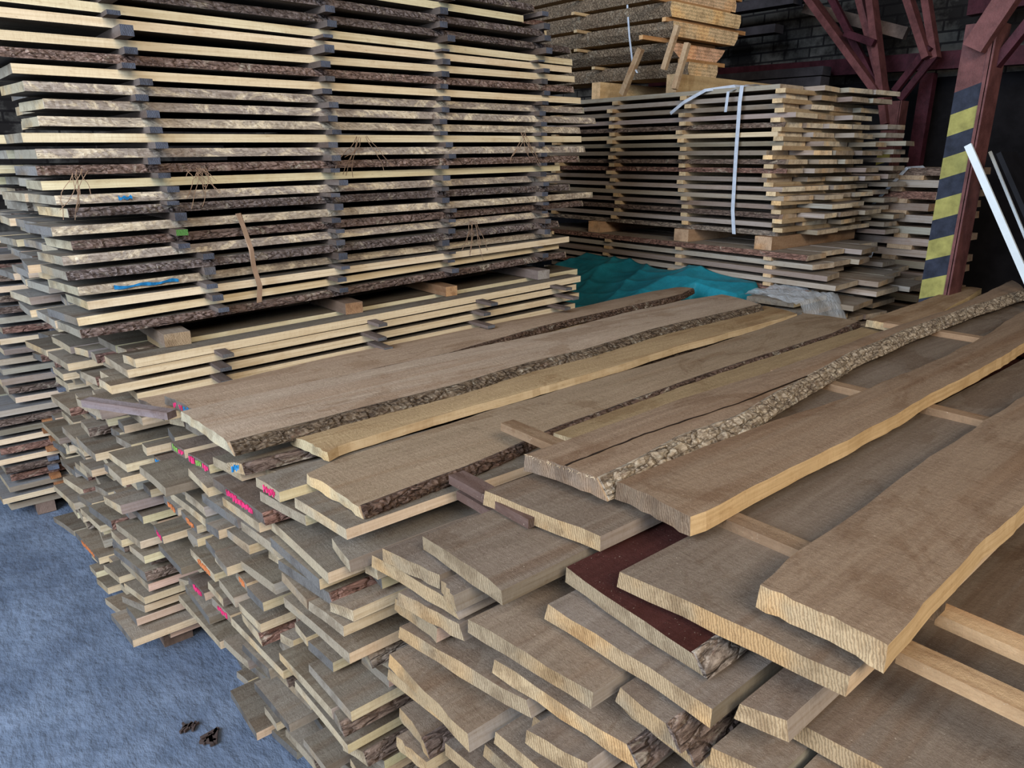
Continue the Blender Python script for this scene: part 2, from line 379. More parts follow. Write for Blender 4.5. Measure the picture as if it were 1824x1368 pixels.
# steel post with hazard stripes: a web facing the aisle and a flange
rng = random.Random(3)
def striped_post(name, x, y, h, wx, wy, z0, label, stripes, top):
    root = bpy.data.objects.new(name, None); C.objects.link(root); root.location = (x, y, 0); root['kind'] = 'structure'; root['label'] = label
    V, F, M = [], [], []
    zs = [0] + [z0 + stripes * i for i in range(0, 40) if z0 + stripes * i < top] + [h]
    # web plate, subdivided for the slanted stripes
    mats = [BLK, YEL, REDL]
    sl = stripes * .45
    for i in range(len(zs) - 1):
        b = len(V); za, zb = zs[i], zs[i + 1]
        la = sl if i > 0 else 0; lb = sl if i < len(zs) - 2 else 0
        V += [(0, wy / 2, za), (0, -wy / 2, za + la), (0, -wy / 2, zb + lb), (0, wy / 2, zb),
              (.012, wy / 2, za), (.012, -wy / 2, za + la), (.012, -wy / 2, zb + lb), (.012, wy / 2, zb)]
        F += [(b, b + 1, b + 2, b + 3), (b + 4, b + 7, b + 6, b + 5), (b, b + 3, b + 7, b + 4)]
        M += [2 if i == len(zs) - 2 else (i % 2)] * 3
    mesh_obj('striped_web', V, F, mats, M, parent=root)
    V, F = [], []
    box(V, F, -.006, wx, -wy / 2 - .012, -wy / 2, 0, h); box(V, F, -.006, .0, -wy / 2 - .004, -wy / 2 + .014, 0, h)
    box(V, F, .012, wx, wy / 2 - .012, wy / 2, 0, h)
    mesh_obj('flange', V, F, [REDL], parent=root)
    return root
p1 = striped_post('steel_pillar', 3.93, 1.385, 2.28, .15, .125, .226, 'red steel pillar with yellow and black hazard stripes', .098, 1.995)
V, F = bar_mesh((3.90, 1.385, 2.17), (3.90, .42, 4.05), .065, .09); mesh_obj('brace', V, F, [REDL], parent=p1, ).matrix_parent_inverse = p1.matrix_world.inverted()
V, F = bar_mesh((4.02, 1.33, 2.10), (4.02, .18, 3.90), .06, .04); mesh_obj('brace', V, F, [RED], parent=p1)
for ch in p1.children:
    if ch.name.startswith('brace'): ch.location = (-3.93, -1.385, 0); ch.matrix_parent_inverse.identity()
# far pillar with its fan of braces
p2 = striped_post('steel_pillar', 6.15, 2.70, 2.12, .12, .12, .45, 'far red steel pillar with hazard stripes and fanning braces', .085, 1.75)
for a, b, w in (((6.13, 2.80, 2.18), (6.13, 3.56, 3.04), .15), ((6.17, 2.76, 2.10), (6.17, 3.36, 3.00), .05), ((6.15, 2.72, 1.95), (6.15, 3.00, 2.96), .11), ((6.21, 2.70, 1.95), (6.21, 3.12, 2.96), .09),
                ((6.25, 2.74, 2.20), (6.25, 2.53, 2.50), .05), ((6.30, 2.71, 2.14), (6.30, 2.50, 2.44), .035), ((6.25, 2.53, 2.42), (6.25, 2.80, 2.98), .11), ((6.32, 2.50, 2.42), (6.32, 2.68, 2.98), .09), ((6.05, 3.10, 2.64), (6.05, 2.86, 2.54), .05)):
    if b[2] > 2.9: b = tuple(p + (q - p) * 3.1 for p, q in zip(a, b))
    V, F = bar_mesh(a, b, w, .05); o = mesh_obj('brace', V, F, [RED if w < .06 else REDM], parent=p2); o.location = (-6.15, -2.70, 0)
V, F = bar_mesh((6.6, 5.5, 2.50), (6.6, -3, 2.30), .10, .13); struct(mesh_obj('steel_beam', V, F, [RED]))
V, F = bar_mesh((6.65, 2.66, 0), (6.65, 2.66, 2.35), .10, .08, (1, 0, 0)); struct(mesh_obj('steel_column', V, F, [RED]))
V, F = bar_mesh((6.5, 5.5, 3.45), (6.5, -1, 3.25), .12, .16); struct(mesh_obj('roof_beam', V, F, [TIMB]))
V, F = bar_mesh((6.45, 3.70, 2.95), (6.45, 2.80, 2.64), .06, .09); struct(mesh_obj('roof_beam', V, F, [TIMB]))
V, F = bar_mesh((6.4, 2.35, 2.78), (6.4, 1.9, 2.80), .10, .16); struct(mesh_obj('roof_beam', V, F, [RED]))
# dark timbers kept on a high rail by the brick wall
for i, (y0, y1, z, x) in enumerate(((3.7, 5.2, 3.02, 6.4), (3.6, 5.2, 2.96, 6.15), (3.9, 5.3, 2.80, 6.4), (3.35, 4.9, 2.40, 6.3), (3.25, 5.0, 2.30, 6.1))):
    V, F = bar_mesh((x, y0, z), (x, y1, z + .02), .14, .07)
    tag(mesh_obj('dark_beam', V, F, [DARKW]), 'dark timber stored high by the brick wall, ' + ['on top of the upper row', 'in front in the upper row', 'beneath the upper row', 'on the lower rail at the wall', 'on the lower rail in front'][i], 'timber', 'dark timbers stored high by the wall')

# ---------------------------------------------------------------- traced ends of the near piles: pile, layer, far corner x y, near corner x y, side look, paint
TRACE = '''AL,0,0.484,2.570,0.499,2.423,p,
AL,1,0.459,2.729,0.474,2.515,p,
AL,2,0.393,3.385,0.417,3.129,g,
AL,2,0.410,2.610,0.421,2.406,p,
AL,3,0.319,3.579,0.361,3.332,p,
AL,3,0.360,3.305,0.387,3.044,p,
AL,3,0.458,2.864,0.472,2.675,b,
AL,4,0.352,2.725,0.385,2.513,g,
AL,5,0.434,2.927,0.431,2.667,b,
AL,7,0.339,3.278,0.364,3.018,b,
AL,8,0.397,2.596,0.417,2.429,p,
AL,9,0.357,2.952,0.375,2.713,p,
AL,9,0.387,2.578,0.396,2.427,p,
AL,10,0.351,3.236,0.373,2.949,p,
AL,12,0.323,3.618,0.344,3.342,g,
AL,12,0.365,2.632,0.393,2.501,g,
AL,13,0.435,2.607,0.445,2.471,p,
AL,15,0.346,2.888,0.382,2.677,b,
AL,15,0.391,2.669,0.424,2.468,p,
AL,16,0.379,2.713,0.390,2.604,p,
AL,16,0.403,2.561,0.422,2.423,p,
AL,17,0.341,3.461,0.382,3.229,b,
AL,18,0.351,3.182,0.379,2.950,p,
AL,18,0.379,2.739,0.424,2.464,b,
AL,19,0.397,2.741,0.426,2.472,p,
AL,20,0.324,3.714,0.360,3.426,g,
AL,20,0.376,2.619,0.407,2.469,p,
AL,21,0.357,2.880,0.381,2.742,p,
AL,21,0.360,2.610,0.406,2.487,p,
AL,22,0.367,2.600,0.376,2.492,p,
AL,23,0.343,3.431,0.373,3.107,p,o
AL,23,0.323,2.660,0.344,2.431,p,
AL,24,0.301,3.744,0.348,3.527,g,
AL,24,0.342,3.164,0.351,3.074,p,
AL,24,0.343,3.034,0.361,2.920,p,
AL,24,0.337,2.856,0.385,2.630,g,
C1,0,0.522,1.752,0.548,1.694,b,B
C1,0,0.545,1.617,0.555,1.496,p,p
C1,0,0.570,1.450,0.592,1.240,p,
C1,2,0.501,2.186,0.512,2.089,p,pg
C1,2,0.512,2.065,0.530,1.931,p,pgp
C1,2,0.511,1.848,0.533,1.545,b,P
C1,3,0.502,2.043,0.501,1.865,p,
C1,3,0.513,1.792,0.532,1.588,p,
C1,3,0.560,1.587,0.561,1.278,p,
C1,4,0.470,2.483,0.470,2.369,p,
C1,4,0.416,2.241,0.432,2.022,g,
C1,4,0.549,1.573,0.559,1.322,p,
C1,5,0.492,2.392,0.515,2.124,g,pb
C1,5,0.519,2.004,0.542,1.778,g,
C1,5,0.543,1.523,0.574,1.296,b,
C1,6,0.491,2.409,0.515,2.131,g,
C1,6,0.506,2.130,0.517,1.974,g,
C1,6,0.522,1.823,0.535,1.693,p,
C1,6,0.549,1.527,0.546,1.374,g,
C1,6,0.547,1.373,0.564,1.232,p,
C1,7,0.509,1.967,0.521,1.892,p,
C1,8,0.508,2.324,0.534,2.059,g,
C1,8,0.531,1.768,0.553,1.585,g,
C1,8,0.549,1.528,0.573,1.232,p,
C1,9,0.500,2.388,0.508,2.259,p,o
C1,9,0.514,2.245,0.518,2.103,p,o
C1,9,0.513,2.011,0.511,1.918,g,
C1,9,0.508,1.914,0.507,1.811,p,
C1,10,0.506,2.174,0.510,2.089,p,
C1,10,0.523,1.977,0.525,1.872,p,
C1,10,0.539,1.853,0.537,1.758,p,o
C1,10,0.533,1.748,0.536,1.644,p,
C1,12,0.465,2.445,0.464,2.316,p,p
C1,12,0.510,2.189,0.518,1.984,p,o
C1,12,0.520,1.954,0.519,1.817,g,
C1,12,0.522,1.801,0.530,1.664,p,
C1,12,0.561,1.444,0.563,1.227,p,
C1,13,0.526,1.802,0.527,1.655,b,
C1,13,0.539,1.576,0.550,1.295,g,
C1,13,0.551,1.294,0.545,1.233,b,
C1,14,0.468,2.440,0.480,2.213,g,
C1,14,0.521,2.087,0.525,1.958,g,
C1,15,0.512,2.468,0.521,2.337,p,p
C1,15,0.517,2.050,0.528,1.915,p,p
C1,15,0.526,1.910,0.548,1.587,p,
C1,15,0.557,1.539,0.560,1.253,p,
C1,16,0.511,2.276,0.521,2.140,p,P
C1,16,0.522,1.824,0.537,1.654,g,
C1,18,0.515,2.354,0.517,2.111,g,
C1,18,0.516,1.981,0.534,1.821,g,
C1,19,0.493,2.369,0.515,2.019,p,
C1,19,0.529,1.779,0.538,1.557,g,
C1,19,0.547,1.497,0.550,1.368,g,
C1,24,0.524,2.017,0.520,1.786,p,
C2,0,0.833,1.088,0.882,0.797,g,
C2,0,0.819,0.702,0.862,0.324,p,
C2,1,0.674,1.080,0.674,0.830,g,
C2,1,0.809,0.815,0.790,0.492,r,
C2,2,0.625,1.152,0.654,0.996,g,
C2,2,0.650,0.989,0.636,0.915,g,
C2,2,0.749,0.806,0.759,0.458,g,
C2,3,0.630,1.214,0.661,0.945,g,
C2,3,0.653,0.907,0.687,0.625,g,
C2,3,0.867,0.462,0.915,0.020,g,
C2,4,0.631,1.119,0.664,0.933,g,
C2,4,0.764,0.630,0.757,0.478,b,
C2,5,0.647,1.164,0.658,1.013,p,
C2,5,0.688,0.880,0.721,0.546,b,
C2,6,0.633,1.128,0.695,0.777,g,
C2,6,0.653,0.744,0.678,0.610,g,
C2,8,0.627,1.161,0.620,0.856,g,
C2,11,0.634,1.144,0.622,1.001,b,
C2,12,0.607,1.116,0.616,1.010,p,'''
CFG = {'C1': dict(top=.965, pitch=.0365, T=.0275, n=26, near=1.22, far=2.44, L=2.75, name='painted-end pile'),
       'C2': dict(top=1.035, pitch=.043, T=.033, n=24, near=-.12, far=1.18, L=3.3, name='thick-board pile'),
       'AL': dict(top=1.095, pitch=.0425, T=.029, n=25, near=2.47, far=3.72, L=2.1, name='low pile')}
def prior(s, v, z):
    if s == 'C1': return .5 + .05 * (2.4 - v)
    if s == 'C2': return .62 + (.1 if z > 1 else .04 if z > .97 else 0)
    return (.60 if z > 1.08 else .50 if z > 1.04 else .42 if z > .95 else .38) - .03 * (v - 2.5)
rows = {}
for l in TRACE.strip().split('\n'):
    q = l.split(','); rows.setdefault((q[0], int(q[1])), []).append(tuple(float(x) for x in q[2:6]) + (q[6], q[7]))
INW = ['at its open side', 'second from open side', 'third from open side', 'fourth from open side', 'fifth from open side', 'sixth from open side', 'seventh from open side', 'eighth from open side',
       'ninth from open side', 'tenth from open side', 'eleventh from open side', 'twelfth from open side', 'thirteenth from open side']
def colour_word(p): return {'p': 'pink', 'o': 'orange', 'g': 'green', 'b': 'blue'}[p[0].lower()]
def build_pile(s):
    c = CFG[s]
    for k in range(c['n']):
        z = c['top'] - k * c['pitch']
        if z < c['T'] + .03: break
        if s == 'AL' and k == 0: z -= .011
        rng = random.Random('%s%d' % (s, k))
        items = [(uf, vf, un, vn, side, pt, True) for uf, vf, un, vn, side, pt in rows.get((s, k), [])]
        # untraced rest of the layer
        occ = sorted((vn, vf) for uf, vf, un, vn, *_ in items); cur = c['near']; gaps = []
        for a, b in occ:
            if a - cur > .05: gaps.append((cur, a))
            cur = max(cur, b)
        far = 1.09 if (s == 'C2' and k < 2) else c['far'] if s != 'C1' else 2.425
        if far - cur > .05: gaps.append((cur, far))
        if s == 'C1' and k == 0: gaps = []
        if s == 'C2' and k == 0: gaps = []
        if s == 'AL' and k == 0: gaps = [(2.62, 2.83), (2.86, 3.1), (3.13, 3.4), (3.43, 3.68)]
        for a, b in gaps:
            cur = a + rng.uniform(0, .02)
            while b - cur > .05:
                w = rng.uniform(.08, .21) if s != 'C2' else rng.uniform(.14, .30)
                if b - cur - w < .06: w = b - cur - .004
                ub = prior(s, cur, z) + (rng.uniform(.10, .22) if s == 'C2' and k < 8 else rng.uniform(.02, .13)); skip = rng.random() < (.35 if s == 'C2' else .2 if k < 15 else .04)
                sk = rng.uniform(-.03, .015)
                if not skip: items.append((ub + sk, cur + w - .004, ub, cur, rng.choice('pppgb') if s != 'C2' else rng.choice('ggb'), '', False))
                cur += w + rng.uniform(.004, .016)
        items.sort(key=lambda q: q[3])
        for n, (uf, vf, un, vn, side, pt, tr) in enumerate(items):
            if s == 'C1' and vf > 2.428: uf, vf = uf, 2.428
            if s == 'AL' and vn < 2.437: vn = 2.437
            T = c['T'] * rng.uniform(.92, 1.0)
            pass
            end = None; face = None
            if s == 'C2': face = rng.choice([(.255, .195, .14), (.225, .175, .13), (.205, .168, .135)]); end = rng.choice([(.40, .29, .165), (.36, .26, .15), (.30, .23, .145)])
            if pt and pt[0].islower() and len(pt) > 1 or pt == 'P': end = (.13, .11, .095); face = (.15, .115, .09)
            if side == 'r': side = 'b'; face = (.060, .019, .015)
            w = {'p': 'pale-edged', 'g': 'grey-edged', 'b': 'bark-edged'}[side]
            lab = '%s board in the %s, %s layer down, %s' % (w, c['name'], ORD[k], INW[n]) if not pt else \
                '%s-marked board in the %s, %s layer down, %s' % (colour_word(pt), c['name'], ORD[k], INW[n])
            L = c['L'] + (0 if s != 'C1' else rng.uniform(-.1, .1)) - .2 * rng.random()
            if s == 'AL' and k < 4 and n == 0: side = 'p' if k != 2 else 'g'; vn = 2.475 + .004 * k; L = 2.52 - un - .03 * (k % 2)
            o = pile_board(uf, vf, un, vn, z, T, side, L, rng, lab, 'boards in the ' + c['name'], detail=2 if (tr and s == 'C2') else 1, name='thick_board' if s == 'C2' else None, face=face, end=end, paint=pt, yawj=.0012)
            if s == 'AL' and k < 4 and n == 0: o['side_tint'] = (.70, .58, .39)
            if s == 'AL':
                tl = .031 * max(0, 1 - k / 12); o.rotation_euler[1] = -tl; o.location.z += tl * (un - .5)
for s in ('C1', 'C2', 'AL'): build_pile(s)

# ---------------------------------------------------------------- the long boards on top of the near piles
def top_board(name, z, T, far, near, label, face, side, end, bark=None, bark_inn=0, start_n=None, end_n=None, cup=.004, split=False, cat='board'):
    rng = random.Random(label)
    x0f, x0n = far[0][0], near[0][0]; x1f, x1n = far[-1][0], near[-1][0]
    x0, y0 = near[0]
    fn, ff = interp(near), interp(far); wn, wf = wave(rng, .003, 4, 2, 7), wave(rng, .003, 4, 2, 7)
    yn = lambda x: fn(x + x0) - y0 + wn(x) - (bark_inn if bark else 0); yf = lambda x: ff(x + x0) - y0 + wf(x)
    me = board_mesh('board', 0, x0f - x0, x1n - x0, x1f - x0, yn, yf, T, 64, m=10, inn=(bark_inn if bark else .002), inf=.003, cup=cup, rough=.0035, rng=rng)
    o = bpy.data.objects.new(name, me); C.objects.link(o); tints(o, face, side, end, bark or (.1, .1, .1)); place(o, x0, y0, z)
    if bark: bark_strip(o, .004, x1n - x0 - .01, yn, T, bark_inn, 0, 300, .007, rng, k=5)
    tag(o, label, cat, 'long boards laid out on top')
    return o
BR = (.37, .27, .185); BR2 = (.31, .205, .135); BR3 = (.29, .21, .145)
top_board('waney_board', .9635, .0245, [(0.485, 2.440), (0.814, 2.445), (1.247, 2.450), (3.215, 2.52)], [(0.508, 2.236), (1.099, 2.246), (3.145, 2.31)], 'brown board with pink-marked end lying next to the low pile, mostly covered', BR, PALE, (.16, .13, .11))
o = top_board('waney_board', .994, .027, [(0.532, 2.322), (1.184, 2.409), (1.871, 2.445), (2.323, 2.463), (3.059, 2.52), (3.333, 2.52)], [(0.562, 2.129), (1.05, 2.149), (1.531, 2.171), (1.991, 2.264), (2.369, 2.299), (3.195, 2.365), (3.382, 2.433)],
              'long brown board with bark edge and blue and pink marks on its end', BR, (.4, .3, .2), (.16, .14, .12), bark=(.13, .085, .06), bark_inn=.012)
paint_patch(o, (0, 0, 0), (-.02, .13, 0), .027, 'bp', random.Random(1), 2)
top_board('waney_board', 1.0225, .028, [(0.507, 2.054), (1.015, 2.078), (1.603, 2.088), (1.985, 2.083), (2.461, 2.149), (2.92, 2.159), (3.209, 2.131)], [(0.528, 1.73), (0.84, 1.739), (1.231, 1.751), (1.587, 1.804), (1.86, 1.799), (2.357, 1.848), (2.516, 1.851), (3.125, 1.86)],
          'widest light brown board with rough dark bark along its near edge', (.42, .325, .235), (.4, .3, .2), (.42, .37, .26), bark=(.15, .115, .08), bark_inn=.03)
top_board('sawn_board', .996, .026, [(0.69, 1.746), (0.845, 1.752), (1.234, 1.756), (1.595, 1.812), (2.554, 1.877), (3.229, 1.897)], [(0.715, 1.569), (0.764, 1.594), (1.055, 1.615), (1.313, 1.621), (1.729, 1.631), (2.272, 1.663), (3.175, 1.686)],
          'golden clean-edged board tucked under the widest board', (.40, .285, .155), (.60, .46, .28), (.42, .35, .22))
top_board('waney_board', .992, .026, [(0.622, 1.497), (0.731, 1.532), (1.012, 1.551), (1.271, 1.569), (1.585, 1.578), (2.18, 1.592), (3.226, 1.685)], [(0.637, 1.267), (0.918, 1.285), (1.3, 1.336), (1.897, 1.378), (2.947, 1.397), (3.254, 1.429)],
          'wide brown board with thin dark bark edge and dark specks beside the golden board', (.31, .23, .15), (.4, .3, .2), (.45, .37, .24), bark=(.12, .08, .06), bark_inn=.012)
top_board('waney_board', 1.005, .027, [(1.225, 1.291), (1.827, 1.326), (2.84, 1.345), (3.353, 1.351)], [(1.239, 1.10), (1.662, 1.12), (2.627, 1.14), (3.295, 1.15)],
          'golden brown board with a frayed end under the bark-sided thick board', (.32, .23, .125), (.6, .45, .25), (.5, .4, .25))
top_board('waney_board', 1.045, .03, [(3.065, 1.316), (3.553, 1.343), (4.257, 1.376)], [(3.018, 1.168), (3.51, 1.181), (4.295, 1.279)],
          'short tapering brown board at the far end beside the hazard-striped pillar', (.36, .25, .15), (.6, .45, .25), (.5, .4, .25))
ub = top_board('thick_board', 1.095, .038, [(0.93, 1.073), (1.499, 1.086), (1.832, 1.074), (2.592, 1.097), (3.26, 1.093), (4.362, 1.176)], [(0.963, 0.89), (1.28, 0.92), (1.499, 0.917), (1.845, 0.963), (2.289, 1.018), (2.788, 1.049), (3.37, 1.062), (4.082, 1.044)],
          'thick board with a long crack and thick pale grey bark swelling along its edge', (.285, .20, .132), (.4, .3, .2), (.20, .15, .11), bark=(.36, .30, .22), bark_inn=.030)
def crack(parent, pts, w, seed):
    g = random.Random(seed); V = []; F = []; n = len(pts); k = 0; P = []
    for a, b in zip(pts, pts[1:]):
        for i in range(12): P.append((a[0] + (b[0] - a[0]) * i / 12, a[1] + (b[1] - a[1]) * i / 12 + g.uniform(-.0015, .0015)))
    for i, (x, y) in enumerate(P):
        ww = w * (.3 + g.random()) * (1 - i / len(P)) ** .5; zt = .0052
        V += [(x, y - ww, zt), (x, y + ww, zt), (x, y - ww, zt - .008), (x, y + ww, zt - .008)]
    for i in range(len(P) - 1):
        q = 4 * i; F += [(q, q + 1, q + 5, q + 4), (q, q + 4, q + 6, q + 2), (q + 1, q + 3, q + 7, q + 5)]
    mesh_obj('crack', V, F, [CRK], parent=parent)['label'] = 'dark open crack'
CRK = plain('dark_crack', (.02, .012, .008), .95)
crack(ub, [(-.012, .075), (.25, .085), (.6, .072), (1.0, .085)], .0022, 1)
top_board('thick_board', 1.095, .038, [(0.983, 0.853), (1.192, 0.853), (1.435, 0.85), (1.824, 0.813), (2.267, 0.808), (2.911, 0.83), (3.511, 0.882)], [(0.971, 0.668), (1.018, 0.659), (1.36, 0.673), (1.55, 0.662), (1.99, 0.674), (2.855, 0.697), (3.6, .71)],
          'thick brown board with clean golden sawn edge between the other two thick boards', (.265, .185, .12), (.62, .44, .235), (.19, .135, .09))
top_board('thick_board', 1.095, .040, [(0.877, 0.478), (1.02, 0.486), (1.219, 0.488), (1.514, 0.507), (1.713, 0.512), (1.913, 0.517), (2.221, 0.517), (3.9, .53)], [(0.879, 0.292), (1.088, 0.297), (1.293, 0.304), (1.463, 0.303), (2.4, .31), (3.8, .32)],
          'thick brown board lying closest to the viewer with splintered corner at its end', (.27, .19, .125), (.62, .45, .25), (.42, .30, .17))

def fringe(parent, pts, n, ln, seed, col=(.62, .50, .34)):
    g = random.Random(seed); V = []; F = []
    for i in range(n):
        t = g.random() * (len(pts) - 1); q = int(t); f = t - q; p = [pts[q][k] + (pts[q + 1][k] - pts[q][k]) * f for k in range(3)]
        d = Vector((g.uniform(-1, .2), g.uniform(-.6, .6), g.uniform(-.5, .6))).normalized() * ln * g.uniform(.3, 1); s = Vector((-d.y, d.x, 0)).normalized() * .0007; e = Vector(p); b = len(V)
        for o_ in (-s, s): V.append(tuple(e + o_))
        V.append(tuple(e + Vector((0, 0, .0012)))); V.append(tuple(e + d))
        F += [(b, b + 1, b + 3), (b + 1, b + 2, b + 3), (b + 2, b, b + 3), (b, b + 2, b + 1)]
    mesh_obj('torn_fibres', V, F, [TORN], parent=parent)
TORN = plain('torn_pale_fibre', (.58, .46, .30), .9)
fringe(ub, [(0, .0, -.001), (-.02, .1, 0), (-.03, .18, 0)], 60, .010, 1)
# spacer sticks between the thick top boards
DK = ((.13, .085, .07), (.12, .09, .08)); LT = ((.46, .31, .17), (.55, .4, .24))
for i, (x, y0, L, z, col, lab) in enumerate(((1.10, .30, 1.03, 1.035, None, 'brown spacer stick with its end showing beside the bark-sided thick board'), (2.06, .20, .95, 1.035, None, 'spacer stick under the thick boards, second from their ends'),
        (3.04, .10, 1.13, 1.035, None, 'spacer stick under the thick boards, farthest from their ends'), (.86, .95, .27, 1.0, 1, 'dark stick end poking out beneath the splintery board end'), (.88, 1.0, .22, .955, 1, 'lower dark stick end in the shade beneath the splintery board end'),
        (1.16, -.1, .415, .992, 0, 'golden spacer stick in the gap beyond the closest thick board'), (1.02, -.1, .415, .992, 0, 'golden spacer stick nearest the ends, beside the closest thick board'))):
    c = {None: ((.30, .20, .12), (.2, .15, .11)), 1: DK, 0: LT}[col]
    stick('spacer_stick', (x, y0, z), 'v', L, .042, .021, rng, lab, 'sticks under the thick boards', c)
o = stick('loose_batten', (.335, 2.40, .985), 'u', .33, .034, .022, rng, 'loose grey-brown batten jutting out over the painted board ends', None, ((.24, .20, .20), (.25, .2, .2)), yaw=R(-60))
del_group = o.pop('group', None) if hasattr(o, 'pop') else None

# ---------------------------------------------------------------- the tall stack: front board of each layer
# edge height at x .72 and x 2.20, x of both ends, thickness, look
ATALL = [(2.335, 2.33, .33, 2.3, 'b'), (2.285, 2.285, .30, 2.25, 'p'), (2.232, 2.235, .3, 2.36, 'b'), (2.185, 2.187, .30, 2.56, 'b'), (2.139, 2.137, .30, 2.566, 'p'), (2.100, 2.103, .31, 2.56, 'p'), (2.044, 2.059, .30, 2.569, 'p'), (1.998, 2.011, .29, 2.538, 'b'),
         (1.956, 1.966, .333, 2.591, 'p'), (1.911, 1.924, .355, 2.631, 'g'), (1.866, 1.878, .399, 2.703, 'g'), (1.818, 1.833, .377, 2.616, 'g'), (1.773, 1.792, .328, 2.618, 'p'), (1.727, 1.745, .354, 2.627, 'g'),
         (1.680, 1.701, .347, 2.602, 'b'), (1.638, 1.661, .353, 2.501, 'p'), (1.593, 1.614, .383, 2.514, 'g'), (1.554, 1.571, .408, 2.542, 'b'), (1.502, 1.525, .358, 2.721, 'g'), (1.456, 1.484, .404, 2.671, 'b'),
         (1.414, 1.446, .372, 2.433, 'g'), (1.368, 1.399, .373, 2.471, 'b'), (1.316, 1.349, .398, 2.461, 'g'), (1.273, 1.317, .416, 2.539, 'p'), (1.225, 1.283, .382, 2.501, 'p'), (1.183, 1.237, .384, 2.542, 'b')]
FAR_OFF = [(-.08, .02), (-.05, .06), (-.11, .0), (.02, .08)]
AG = 'boards in the tall stack'
LOOKA = {'p': 'clean pale-edged', 'g': 'mottled grey-edged', 'b': 'dark bark-edged'}
for k, (za, zb, ua, ub, side) in enumerate(ATALL):
    rng = random.Random(100 + k); T = .0265
    ry = -math.atan2(zb - za, 1.48)
    v0 = 2.6 + rng.uniform(-.012, .012); z0 = za - (.72 - ua) * (zb - za) / 1.48
    wave_amp = .006
    w = rng.uniform(.20, .30)
    L = ub - ua; inn = {'p': .002, 'g': rng.uniform(0, .010), 'b': rng.uniform(.004, .014)}[side]; bot = 0
    a, b = wave(rng, .004 if side == 'p' else .010), wave(rng, .003); a0 = a(0)
    yn = lambda x: a(x) - a0; yf = lambda x: w
    skew = rng.uniform(-.05, -.01)
    me = board_mesh('board', 0, skew, L, L + .02, yn, yf, T, 30, m=4, inn=inn, botn=bot, rough=.0015, rng=rng)
    o = bpy.data.objects.new('waney_board' if side == 'b' else KIND[side], me); C.objects.link(o)
    look_tints(o, rng, 'p' if side == 'p' else 'g', (.18, .165, .14), rng.choice([(.25, .225, .175), (.34, .30, .21), (.15, .145, .14)]))
    if side == 'p': o['side_tint'] = tuple(q * rng.uniform(.95, 1.05) for q in (.74, .62, .42))
    if side == 'g': o['bark_tint'] = rng.choice([(.42, .36, .28), (.36, .31, .26)])
    elif side == 'b': o['bark_tint'] = rng.choice([(.19, .14, .12), (.24, .17, .14), (.17, .14, .13)])
    place(o, ua, v0, z0, 0, ry)
    if side != 'p': bark_strip(o, 0, L * .995, yn, T, inn, bot, 240, .0025 if side == 'g' else .006, rng, k=4, m=MOTT if side == 'g' else None)
    tag(o, '%s board at the open face of the tall stack, %s layer' % (LOOKA[side], ORD[k]), 'board', AG)
    if k in (16, 22):
        V = []; F = []; xs = (.17, .21) if k == 16 else (.10, .30); st = 10
        for i in range(st + 1):
            x = xs[0] + (xs[1] - xs[0]) * i / st; y = yn(x) - .0085; h = .3 + .25 * math.sin(i * 1.3)
            V += [(x, y, -T * (.15 + .3 * abs(math.sin(i * .7)))), (x, y, -T * (.55 + h * .4)), (x, y + .004, -T * (.15 + .3 * abs(math.sin(i * .7)))), (x, y + .004, -T * (.55 + h * .4))]
        for i in range(st):
            q = 4 * i; F += [(q, q + 1, q + 5, q + 4), (q, q + 4, q + 6, q + 2), (q + 1, q + 3, q + 7, q + 5)]
        mesh_obj('paint_mark', V, F, [PAINT['b']], parent=o)['label'] = 'blue paint mark'
    # boards behind it in the same layer: their ends show past the corner of the stack
    cur = v0 + w + .006
    for q in range(4):
        wq = rng.uniform(.19, .28)
        if cur + wq > 3.68: wq = 3.68 - cur
        if wq < .1: break
        if k >= 12 or q == 0:
            sd = rng.choice('ppgb'); uq = ua + rng.uniform(-.07, .04) - .012 * q; zq = za - (.72 - uq) * (zb - za) / 1.48
            o = pile_board(uq + rng.uniform(-.04, .01), cur + wq, uq, cur, zq, T, sd, 2.2 if k >= 12 else 2.25, rng, 'board %s the open face of the tall stack, %s layer' % (['next behind', 'second behind', 'third behind', 'last behind'][q], ORD[k]), AG, face=(.20, .19, .17),
                           end=rng.choice([(.26, .24, .20), (.38, .33, .24), (.20, .19, .175)]), yawj=.001)
            o.rotation_euler[1] = ry
        cur += wq + .008
# spacer sticks: four per gap, and the bearers below
for k in range(len(ATALL)):
    for c_, (u0, j, nm) in enumerate(((.60 + .006 * k, .02, 'nearest the cut ends'), (1.285, .025, 'second from the cut ends'), (1.80, .025, 'third from the cut ends'), (2.34, .02, 'at the far end'))):
        rng = random.Random(k * 7 + c_); u = u0 + rng.uniform(-j, j) + (.06 if c_ == 0 and k > 19 else 0)
        za, zb = ATALL[k][0], ATALL[k][1]; top = za + (u - .72) * (zb - za) / 1.48 - .0265
        if k + 1 < len(ATALL):
            za, zb = ATALL[k + 1][0], ATALL[k + 1][1]; bot = za + (u - .72) * (zb - za) / 1.48
        else: continue
        h = top - bot
        if h < .006: continue
        pr = rng.uniform(.025, .065) if c_ < 2 else rng.uniform(.01, .035)
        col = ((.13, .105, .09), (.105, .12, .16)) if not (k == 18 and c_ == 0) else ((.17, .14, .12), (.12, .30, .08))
        stick('spacer_stick', (u, 2.575 - pr, bot), 'v', 1.08, .037, h, rng, '%s under the %s layer of the tall stack, %s' % ('green-tipped spacer stick' if (k == 18 and c_ == 0) else 'grey spacer stick', ORD[k], nm), 'spacer sticks in the tall stack', col)
